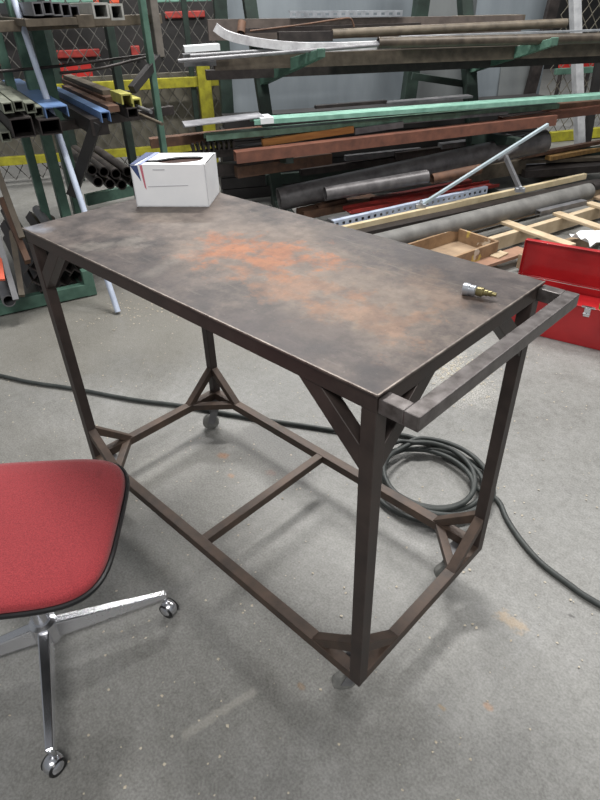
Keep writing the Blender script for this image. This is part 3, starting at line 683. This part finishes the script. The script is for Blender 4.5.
# ------------------------------------------------------------------ wooden things by the toolbox
cr = thing('wooden_crate', 'shallow paint-stained wooden tray box beside the bench corner', 'crate', (-.14, 2.66, 0))
k0, k1, k2, k3 = [P(x, y, z=.16) for x, y in ((405, 245), (458, 228), (498, 241), (450, 262))]
k3 = k0+(k2-k1)
hz_ = .10
def wall(p, q, zt_, h_): m = MB(); m.bar(Vector((p.x, p.y, zt_-h_/2)), Vector((q.x, q.y, zt_-h_/2)), .018, h_); return m
for p_, q_ in ((k0, k1), (k1, k2), (k2, k3), (k3, k0)): obj('side_board', wall(p_, q_, .16, hz_), mCrate, cr, .002)
m = MB(); m.plate([Vector((p_.x, p_.y, .065)) for p_ in (k0, k1, k2, k3)], Z, .012); obj('bottom_board', m, mWood2, cr)
pl = thing('wooden_pallet', 'raw pine pallet frame lying under the light grey pipe', 'pallet', P(560, 235, z=0))
def board(nm, x1, y1, x2, y2, z_, w1, h1, mt, ext=0):
    p_, q_ = P(x1, y1, z=z_), P(x2, y2, z=z_); q_ = q_+(q_-p_)*ext; m = MB(); m.bar(p_, q_, w1, h1); obj(nm, m, mt, pl, .003)
board('stringer', 478, 248, 600, 211, .07, .045, .09, mWood, .4)
board('stringer', 430, 235, 600, 192, .07, .045, .09, mWood2, .4)
board('stringer', 520, 262, 640, 222, .07, .045, .09, mWood2)
board('slat', 499, 220, 572, 246, .125, .075, .02, mWood)
board('slat', 556, 213, 640, 241, .125, .075, .02, mWood)
board('slat', 588, 203, 680, 230, .125, .075, .02, mWood)
board('slat', 596, 197, 680, 215, .125, .09, .02, mWood2)
m = MB(); m.bar(P(468, 268, z=.07), P(524, 250, z=.07), .11, .02); one('wood_plank', m, mWood3, 'reddish brown plank between the tray box and the toolbox lid', 'plank')
m = MB(); m.bar(P(494, 258, z=.08), P(504, 253, z=.08), .06, .02); one('wood_offcut', m, mWood, 'small pale wood chip next to the tray box corner', 'offcut')
m = MB(); c_ = P(596, 238, z=.15)
g = [[m.bm.verts.new(c_+RD*((i/9-.35)*.34)+ND*((j/7-.5)*.22)+Z*(random.uniform(-.012, .03))) for i in range(10)] for j in range(8)]
for j in range(7):
    for i in range(9): m.face((g[j][i], g[j][i+1], g[j+1][i+1], g[j+1][i]), False)
o = one('plastic_sheet', m, mPaper, 'crumpled white plastic film on the pallet behind the toolbox', 'plastic film'); s_ = o.modifiers.new('s', 'SOLIDIFY'); s_.thickness = .002

# ------------------------------------------------------------------ sheet storage behind the rack
sr = thing('sheet_rack', 'dark green upright frame holding large metal sheets behind the bar rack', 'rack', (CAM-ND*5.6+RD*1.6)*1); sr.location.z = 0
def vpost(x1, y1, x2, y2, d_, w1, mat, par, top=1.75):
    lo, hi = P(x1, y1, d=d_), P(x2, y2, d=d_); dv = hi-lo; m = MB(); m.bar(lo-dv*(lo.z/dv.z), lo+dv*((top-lo.z)/dv.z), w1, w1, ND); return obj('post', m, mat, par, .004)
vpost(226, 90, 220, 5, 5.5, .1, mDkGreen, sr); vpost(410, 85, 421, 5, 5.5, .11, mDkGreen, sr);
m = MB(); q0, q1 = P(226, 90, d=5.5), P(421, 60, d=5.5); q0.z = q1.z = .12; m.bar(q0, q1, .03, .08); bb = obj('tie_beam', m, mDkGreen, sr)
mSh = (mSheet, mSheet2)
def sheet(x1, x2, d_, mt, lb, lean=0, top=1.72):
    a_, b2 = P(x1, 60, d=d_), P(x2, 60, d=d_); m = MB()
    lo = [Vector((p.x, p.y, .06)) for p in (a_, b2)]; hi = [Vector((p.x, p.y, top))-ND*.12+RD*lean for p in (a_, b2)]
    m.plate([lo[0]+RD*0, lo[1], hi[1], hi[0]], ND, .012); return one('metal_sheet', m, mt, lb, 'metal sheet')
sheet(228, 412, 5.72, mSheet, 'large blue-grey metal sheet standing behind the rack, left of the dark post')
sheet(408, 476, 5.80, mSheet2, 'narrow grey metal sheet between the two dark posts behind the rack')
sheet(470, 545, 5.66, mSheet, 'blue-grey metal sheet standing at the right end of the sheet rack', .06)
sheet(505, 540, 5.60, mSheet2, 'small grey metal sheet leaning in front of the rightmost large sheet', .03, .95)
m = MB(); lo, hi = P(530, 92, d=5.62), P(553, 4, d=5.62); dv = hi-lo; m.bar(lo-dv*(lo.z/dv.z*.9), hi+dv*.3, .10, .05, ND)
one('rubber_edge', m, mDark, 'dark leaning upright strip at the right end of the metal sheets', 'post')

a_, b2 = P(222, 140, d=5.22), P(536, 130, d=5.22); m = MB()
for k in range(7):
    e0 = random.uniform(-.05, .05); o0, o1 = Vector((a_.x, a_.y, .05+k*.095))+RD*e0, Vector((b2.x, b2.y, .05+k*.095))+RD*random.uniform(-.05, .05); m.bar(o0-ND*.08, o1-ND*.08, .2, .088)
one('dark_backing', m, mMachine, 'dark layered backing added on the floor behind the bar rack to darken its gaps', 'backing')  # dark block added behind the stock so the gaps read as deep shade
# ------------------------------------------------------------------ wire fences and guard rails
def fence(name, label, px1, px2, d_, mat, ph, step=.062, htop=1.7, rails=(), posts_=(), pmat=mGreen, railmat=mYellow):
    a_, b2 = P(px1, 60, d=d_), P(px2, 60, d=d_); a_.z = b2.z = 0; dv = (b2-a_); Ln = dv.length; dv.normalize()
    root = thing(name, label, 'fence', a_)
    m = MB(); n = int(Ln/step); rows = int(htop/(step*2.7)); hh = step*2.7; r_ = .0055
    for i in range(n+1):
        p_ = [a_+dv*(step*(i+.5*(1 if (i+j) % 2 else -1)))+Z*(.05+j*hh/2*1.0)+ND*(.004 if (j+i) % 2 else -.004) for j in range(rows*2+1)]
        m.path(p_, r_, 4)
        p_ = [a_+dv*(step*(i+1+.5*(-1 if j % 2 else 1)*.98)-step*.0)+Z*(.05+j*hh/2)+ND*(-.004 if (j+i) % 2 else .004) for j in range(rows*2+1)] if False else None
    obj('wire_mesh', m, mat, root)
    for z_, h_, off in rails:
        m = MB(); m.bar(a_+Z*z_+ND*off, a_+dv*Ln+Z*z_+ND*off, .05, h_); obj('rail', m, railmat, root, .004)
    for px, w_, mt in posts_:
        p_ = P(px, 60, d=d_); p_.z = 0; m = MB(); m.bar(p_+ND*.04, p_+ND*.04+Z*htop, w_, w_, ND); obj('fence_post', m, mt, root, .004)
    return root
zf = lambda px, py, d_: P(px, py, d=d_).z
fence('wire_fence', 'wire mesh fence with green posts and yellow rails behind the left racks', -30, 226, 6.4, mDkWire, 0,
      rails=((zf(100, 86, 6.4), .085, .06), (zf(100, 153, 6.4), .075, .06)), posts_=((190, .05, mDkGreen), (55, .06, mDkGreen)))
p_ = P(205, 90, d=6.3); q_ = P(203, 68, d=6.3); m = MB(); m.bar(Vector((p_.x, p_.y, 0)), Vector((p_.x, p_.y, .95)), .12, .12, ND); one('guard_post', m, mYellow, 'short yellow post standing at the fence behind the white carton', 'post', bevel=.005)
m = MB(); a_, b2 = P(-30, 120, d=6.55), P(222, 120, d=6.55); a_.z = b2.z = .55; m.bar(a_, b2, .05, .66); one('kick_panel', m, metal('dusty_grey_board', (118, 114, 102), (98, 94, 84), .8, 0, 3), 'low grey board panel between the yellow rails of the left fence', 'panel')
fence('wire_fence', 'wire mesh fence at the far right beyond the metal sheets', 555, 700, 6.6, mWire, 0,
      rails=((zf(575, 70, 6.6), .06, .05),), posts_=((650, .06, mGreen),), railmat=mGreen)
# white pole on the right
lo, hi = P(580, 150, d=5.2), P(575, 2, d=5.35); dv = hi-lo
m = MB(); m.bar(lo-dv*(lo.z/dv.z), hi+dv*.2, .075, .075, ND); one('white_post', m, metal('dull_white_paint', (186, 188, 190), (156, 158, 162), .5, 0), 'white square post standing right of the metal sheets', 'post', bevel=.004)
lo, hi = P(585, 150, d=5.35), P(598, 70, d=5.45); dv = hi-lo
m = MB(); m.bar(lo-dv*(lo.z/dv.z), hi+dv*.55, .07, .05, ND); one('steel_upright', m, mMachine, 'black leaning steel upright at the right edge beside the white post', 'post')
m = MB(); m.bar(P(550, 137, d=6.4), P(640, 128, d=6.4), .08, .10); one('guard_rail', m, mYellow, 'low yellow guard rail behind the white post on the right', 'rail')

# beyond the fences
def crate(name, lb, cat, x1, y1, x2, y2, d_, depth, mt, up_to=None, bev=.01):
    a_, b2 = P(x1, (y1+y2)/2, d=d_), P(x2, (y1+y2)/2, d=d_); zt_, zb_ = P((x1+x2)/2, y1, d=d_).z, max(0, P((x1+x2)/2, y2, d=d_).z)
    if up_to is not None: zb_ = up_to
    m = MB(); mid = Z*((zt_+zb_)/2); o1 = Vector((a_.x, a_.y, 0))+mid-ND*depth/2; o2 = Vector((b2.x, b2.y, 0))+mid-ND*depth/2
    m.bar(o1, o2, depth, zt_-zb_); return one(name, m, mt, lb, cat, bevel=bev)
crate('machine_cabinet', 'dark machine cabinet behind the fence on the far left', 'cabinet', -60, -30, 105, 84, 8.0, .8, mMachine, 0)
crate('machine_cabinet', 'dark machine cabinet behind the fence between green posts', 'cabinet', 112, -30, 216, 74, 8.2, .8, mMachine, 0)
crate('shelf_beam', 'bright red beam behind the fence on the left, the lower one', 'beam', 40, 64, 92, 79, 7.96, .06, mRedBox)
crate('shelf_beam', 'dull red beam behind the fence on the left, just above the bright red one', 'beam', 40, 50, 100, 58, 7.96, .06, mRedSteel)
crate('shelf_beam', 'short red beam seen through the fence mesh near the yellow post', 'beam', 165, 11, 205, 18, 8.16, .06, mRedSteel)
crate('shelf_beam', 'short red bit at the far left edge behind the green post', 'beam', -8, 57, 6, 66, 7.96, .06, mRedBox)
crate('red_bin', 'small red bin behind the fence left of the grey post', 'bin', 131, 46, 140, 56, 8.1, .1, mRedSteel)
crate('painted_board', 'orange panel at the top edge behind the left rack', 'panel', 92, -14, 118, 4, 7.3, .04, mOrangePaint)
crate('painted_board', 'pale mint panel at the top edge over the left rack', 'panel', -10, -12, 92, 4, 7.5, .04, mMint)
crate('painted_board', 'thin mint green rail at the top edge behind the fence', 'rail', 150, -3, 212, 2, 7.1, .04, mMint)
crate('machine_cabinet', 'dark machinery beyond the fence at the top right corner', 'cabinet', 548, -30, 700, 52, 13.0, .8, mMachine, 0)
sb = thing('safety_barrier', 'bright orange-red barrier board beyond the right fence', 'barrier', P(578, 62, d=7.6)*1); sb.location.z = 0
q0, q1 = P(560, 63, d=7.6), P(597, 62, d=7.6); m = MB(); m.bar(q0, q1, .04, .11); obj('board', m, mRedBox, sb)
for q in (q0+(q1-q0)*.12, q0+(q1-q0)*.88): m = MB(); m.bar(Vector((q.x, q.y, 0))-ND*.04, q-ND*.04+Z*.05, .04, .04); obj('leg', m, mDark, sb)

# ------------------------------------------------------------------ left bar rack
AD = Vector((-.961, .276, 0)).normalized(); BD = Vector((.276, .961, 0)).normalized()
lr = thing('bar_rack', 'green steel bar rack on the left with stock ends facing the bench', 'rack', (-1.7, .8, 0))
def lpost(px, py, X, w1, mt, nm='post', top=1.9, foot=0):
    p_ = P(px, py, X=X); p_.z = foot; top -= foot; m = MB(); m.bar(p_, p_+Z*top, w1, w1*.7, BD); obj(nm, m, mt, lr, .004); return p_
lpost(19, 30, -2.2, .085, mGreen); lpost(36, 30, -2.25, .10, mGreen); pA = P(30, 30, X=-1.75)
pB = lpost(146, 30, -1.75, .05, mGreen); pC = lpost(156, 30, -1.78, .065, metal('grey_green_steel', (118, 112, 106), (92, 88, 82), .6, .1), foot=P(160, 57, X=-1.78).z)
pE = lpost(4, 60, -2.3, .07, mGreen); pD = lpost(120, 90, -2.2, .07, mDkGreen); 
for z_, mt in ((1.37, mTan), (.88, mDark)):
    q0 = Vector((pA.x, pA.y, z_))-BD*.5; q1 = Vector((pC.x, pC.y, z_))+BD*.05
    m = MB(); m.bar(q0+AD*.05, q1+AD*.05, .05, .05); obj('shelf_beam', m, mt, lr, .003)
    m = MB(); m.bar(q0+AD*1.0, q1+AD*1.0, .05, .05); obj('shelf_beam', m, mt, lr, .003)
g0, g1 = P(8, 306, z=.045), P(90, 288, z=.045)
g0 = g0-(g1-g0)*.35
m = MB(); m.bar(g0, g1, .05, .075); obj('base_beam', m, mGreen, lr, .004)
m = MB(); m.bar(g1+Z*.0-Z*.04, g1+Z*.12, .05, .06, BD); obj('end_stop', m, mGreen, lr, .004)
for k in (.2, .95):
    q = g0+(g1-g0)*k; m = MB(); m.bar(q+AD*.02, q+AD*1.3, .05, .06); obj('base_runner', m, mDkGreen, lr, .004)
h0, h1 = P(86, 200, z=.1), P(150, 186, z=.1)
m = MB(); m.bar(h0, h1, .05, .09); obj('base_beam', m, mGreen, lr, .004)
m = MB(); m.bar(P(97, 122, X=-1.47), P(72, 195, X=-1.62), .055, .055); obj('diagonal_brace', m, mMachine, lr, .003)
m = MB(); m.bar(P(161, 55, X=-1.78), P(132, 90, X=-1.68), .04, .045); obj('elbow_brace', m, mMachine, lr, .003)

def lstock(name, label, cat, px, py, X, kind, a, b_, mat, Ln=1.4, group=None, t=.005, tilt=0, dr=None):
    p_ = P(px, py, X=X); q_ = p_+(dr or AD)*Ln+Z*tilt*Ln
    return stock(name, label, cat, p_, q_, kind, a, b_, mat, group, 0, t)
lstock('steel_channel', 'wide blue painted channel resting on the left rack, its end nearest the bench', 'steel bar', 57, 112, -1.42, 'chan', .11, .05, mBlue, 1.5)
lstock('steel_channel', 'narrower blue channel on the left rack, right of the white pole', 'steel bar', 106, 117, -1.40, 'chan', .05, .05, mBlue, 1.3)
lstock('steel_beam', 'black beam under the narrower blue channel on the left rack', 'steel bar', 100, 127, -1.45, 'bar', .09, .08, mDark, 1.3)
lstock('square_tube', 'dark square tube with open end under the wide blue channel, left one', 'tube', 23, 128, -1.42, 'tube', .10, .085, mDark, 1.3)
lstock('square_tube', 'dark square tube with open end under the wide blue channel, right one', 'tube', 51, 127, -1.40, 'tube', .10, .07, mDark, 1.3)
for i, (px, py) in enumerate(((8, 108), (19, 106), (31, 108), (39, 112), (6, 137))):
    lstock('square_tube', ('grey-green small tube end left of the wide blue channel, ' + ('leftmost of the upper row', 'second in the upper row', 'third in the upper row', 'rightmost of the upper row', 'alone at the lower left'))[i] if False else 'grey-green small tube end ' + ('at the far left below the wide blue channel', 'second from left below the wide blue channel', 'third from left below the wide blue channel', 'closest below the wide blue channel edge', 'lowest at the left image edge')[i], 'tube', px, py, -1.44-.02*i, 'tube', .045, .045, metal('grey_green_tube', (134, 138, 124), (96, 98, 88), .55, .1), 1.1, t=.005)
lstock('steel_bar', 'rust brown flat bar beside the narrower blue channel', 'steel bar', 114, 109, -1.5, 'bar', .06, .03, mRust, 1.2)
lstock('steel_bar', 'second rust brown bar behind, on the mid level of the left rack', 'steel bar', 112, 100, -1.7, 'bar', .07, .03, mRust, 1.2)
lstock('steel_bar', 'tan bar lying highest on the mid level of the left rack', 'steel bar', 108, 93, -1.8, 'bar', .06, .03, mTan, 1.1)
lstock('steel_channel', 'small yellow-green channel end on the mid level of the left rack', 'steel bar', 127, 99, -1.5, 'chan', .06, .05, metal('yellow_green_paint', (190, 186, 96), (150, 146, 78), .5, 0), .22, t=.008)
lstock('steel_channel', 'small yellow-green channel end beside the first, further right', 'steel bar', 137, 103, -1.5, 'chan', .05, .045, MATS['yellow_green_paint'], .2, t=.008)
lstock('steel_rod', 'thin pale rod sticking out furthest right from the left rack', 'rod', 162, 124, -1.25, 'rod', .009, 0, mTan, 1.0)
lstock('steel_rod', 'thin grey rod sticking out just above the pale rod', 'rod', 151, 112, -1.3, 'rod', .010, 0, mGrey, 1.0)
lstock('square_tube', 'dark tube end beneath the yellow-green channel ends', 'tube', 133, 113, -1.48, 'tube', .06, .05, mDark, 1.0)
# upper level
for i, (px, py) in enumerate(((38, 9), (48, 8), (57, 9), (66, 10), (75, 12))):
    lstock('square_tube', 'small grey square tube end on the upper left shelf, ' + ('first from the left', 'second from the left', 'third from the left', 'fourth from the left', 'fifth from the left')[i], 'tube', px, py, -1.55, 'tube', .045, .055, mGrey, 1.2, t=.006)
lstock('square_tube', 'large pale square tube end on the upper left shelf, left of its twin', 'tube', 101, 11, -1.5, 'tube', .08, .07, metal('pale_grey_tube', (186, 186, 180), (150, 150, 146), .5, .1), 1.2, t=.01)
lstock('square_tube', 'large pale square tube end on the upper left shelf, right of its twin', 'tube', 117, 12, -1.5, 'tube', .07, .07, MATS['pale_grey_tube'], 1.2, t=.01)
lstock('flat_bar', 'tan flat bar under the small tubes on the upper left shelf', 'steel bar', 52, 22, -1.52, 'bar', .24, .03, mTan, 1.2)
lstock('flat_bar', 'bundle end of tan bars under the large pale tubes, left piece', 'steel bar', 86, 21, -1.5, 'bar', .08, .05, mTan, 1.2)
lstock('flat_bar', 'tan bar end under the large pale tubes, right piece', 'steel bar', 103, 22, -1.5, 'bar', .09, .03, mTan, 1.2)
# floor level: nested angle irons and pipes
for i, (px, py) in enumerate(((31, 252), (36, 262), (30, 270), (40, 274), (33, 284), (46, 288),
                              (60, 258), (70, 262), (80, 258), (65, 272), (75, 272), (85, 268), (72, 284), (84, 280), (62, 286))):
    lstock('angle_iron', 'dark angle iron end in the floor-level stack of the left rack', 'angle iron', px, py, -1.56-.004*i, 'vee', .055, .006, mDark, 1.0, 'angle irons stacked on the left rack base')
lstock('steel_pipe', 'grey pipe end at the left edge on the green base beam', 'pipe', 9, 301, -1.55, 'pipe', .035, .007, mGrey, .9)
lstock('steel_pipe', 'small bright pipe end among the angle irons near the bench leg', 'pipe', 65, 249, -1.58, 'rod', .03, 0, mGrey, .9)
# stock leaning upright at the left edge
for x1, y1, x2, y2, mt, w1, lb in ((22, 238, -4, 168, mTan, .035, 'thin tan bar leaning at the left edge behind the bench corner'),
                                   (28, 262, 2, 200, mRust, .09, 'broad brown plank leaning at the left edge under the tubes'),
                                   (16, 300, -6, 225, mGrey, .05, 'grey bar leaning at the left edge above the pipe end'),
                                   (22, 296, 12, 232, mTan, .05, 'tan bar leaning next to the angle iron stack'),
                                   (2, 280, -4, 240, mOrangePaint, .016, 'orange bar at the left edge low on the rack')):
    p_, q_ = P(x1, y1, X=-1.5), P(x2, y2, X=-1.68); m = MB(); m.bar(p_, q_, w1, .03, BD); one('leaning_bar', m, mt, lb, 'steel bar')
# dark pile under the mid level further back
for i, (px, py) in enumerate(((92, 170), (104, 172), (116, 174), (128, 172), (98, 182), (110, 184), (122, 185), (134, 183))):
    p_ = P(px, py, X=-2.3); m = MB(); m.pipe(p_, p_+AD*.9, .036, .008, 14)
    one('steel_pipe', m, mDark, 'dark pipe end piled behind the white pole, low on the left rack', 'pipe', 'dark pipes piled behind the white pole')
m = MB(); m.rod(P(118, 312, z=.012), P(12, -6, X=-1.95), .0165)
one('white_pole', m, mWhitePaint, 'pale blue-white pole leaning on the left rack, its foot on the floor', 'pole')
# thin wires
m = MB(); m.path(catmull([P(x, y, X=-1.9) for x, y in ((-10, 72), (60, 66), (130, 57), (160, 54))], 6), .008); one('steel_rod', m, mDark, 'thin dark rod running level across the left rack, the upper one', 'rod')
m = MB(); m.path(catmull([P(x, y, X=-1.85) for x, y in ((60, 73), (97, 69), (140, 59), (160, 55))], 6), .008); one('steel_rod', m, mDark, 'thin dark rod rising to the grey post, the lower one', 'rod')

# ------------------------------------------------------------------ floor debris
m = MB()
def chip(x, y, r_):
    a = random.random()*PI; c = Vector((x, y, .0012)); vs = [m.bm.verts.new(c+Vector((math.cos(a+k*PI/2)*r_*random.uniform(.5, 1.2), math.sin(a+k*PI/2)*r_*random.uniform(.5, 1.2), random.uniform(0, .003)))) for k in range(4)]; m.face(vs)
for _ in range(1100): chip(random.uniform(-1.3, 1.6), random.uniform(-.6, 2.2), random.uniform(.0015, .0055))
for _ in range(500): chip(random.gauss(.53, .10), random.gauss(1.55, .10), random.uniform(.002, .006))
for _ in range(120): chip(random.gauss(-1.15, .15), random.gauss(.95, .15), random.uniform(.003, .008))
one('floor_debris', m, metal('pale_grit', (196, 188, 172), (168, 156, 136), .8, 0, 50, bump=0), 'pale grit and metal chips scattered over the concrete', 'debris', kind='stuff')

# ------------------------------------------------------------------ light
wd = bpy.data.worlds.new('hall'); S.world = wd; wd.use_nodes = True
wd.node_tree.nodes['Background'].inputs[0].default_value = (.92, .96, 1.0, 1); wd.node_tree.nodes['Background'].inputs[1].default_value = .26
def strip(name, x, y, z, sx, sy, rz, pw, col=(1, .98, .95)):
    ld = bpy.data.lights.new(name, 'AREA'); ld.shape = 'RECTANGLE'; ld.size = sx; ld.size_y = sy; ld.energy = pw; ld.color = col
    o = bpy.data.objects.new(name, ld); COL.objects.link(o); o.location = (x, y, z); o.rotation_euler = (0, 0, rz)
strip('ceiling_lamp', -.85, 2.0, 4.8, 1.4, .3, math.radians(57), 235)
strip('ceiling_lamp', -3.6, 3.4, 4.8, 2.4, .5, math.radians(57), 190)
strip('ceiling_lamp', 1.2, 4.6, 4.8, 2.4, .5, math.radians(57), 175)
strip('ceiling_lamp', 3.0, -2.2, 4.6, 2.4, .5, math.radians(57), 225)
strip('ceiling_lamp', -4.5, 8, 4.8, 2.4, .5, math.radians(57), 160)

vs = S.view_settings; vs.view_transform = 'Standard'; vs.look = 'None'; vs.gamma = 1; vs.use_curve_mapping = False; vs.exposure = 0.0
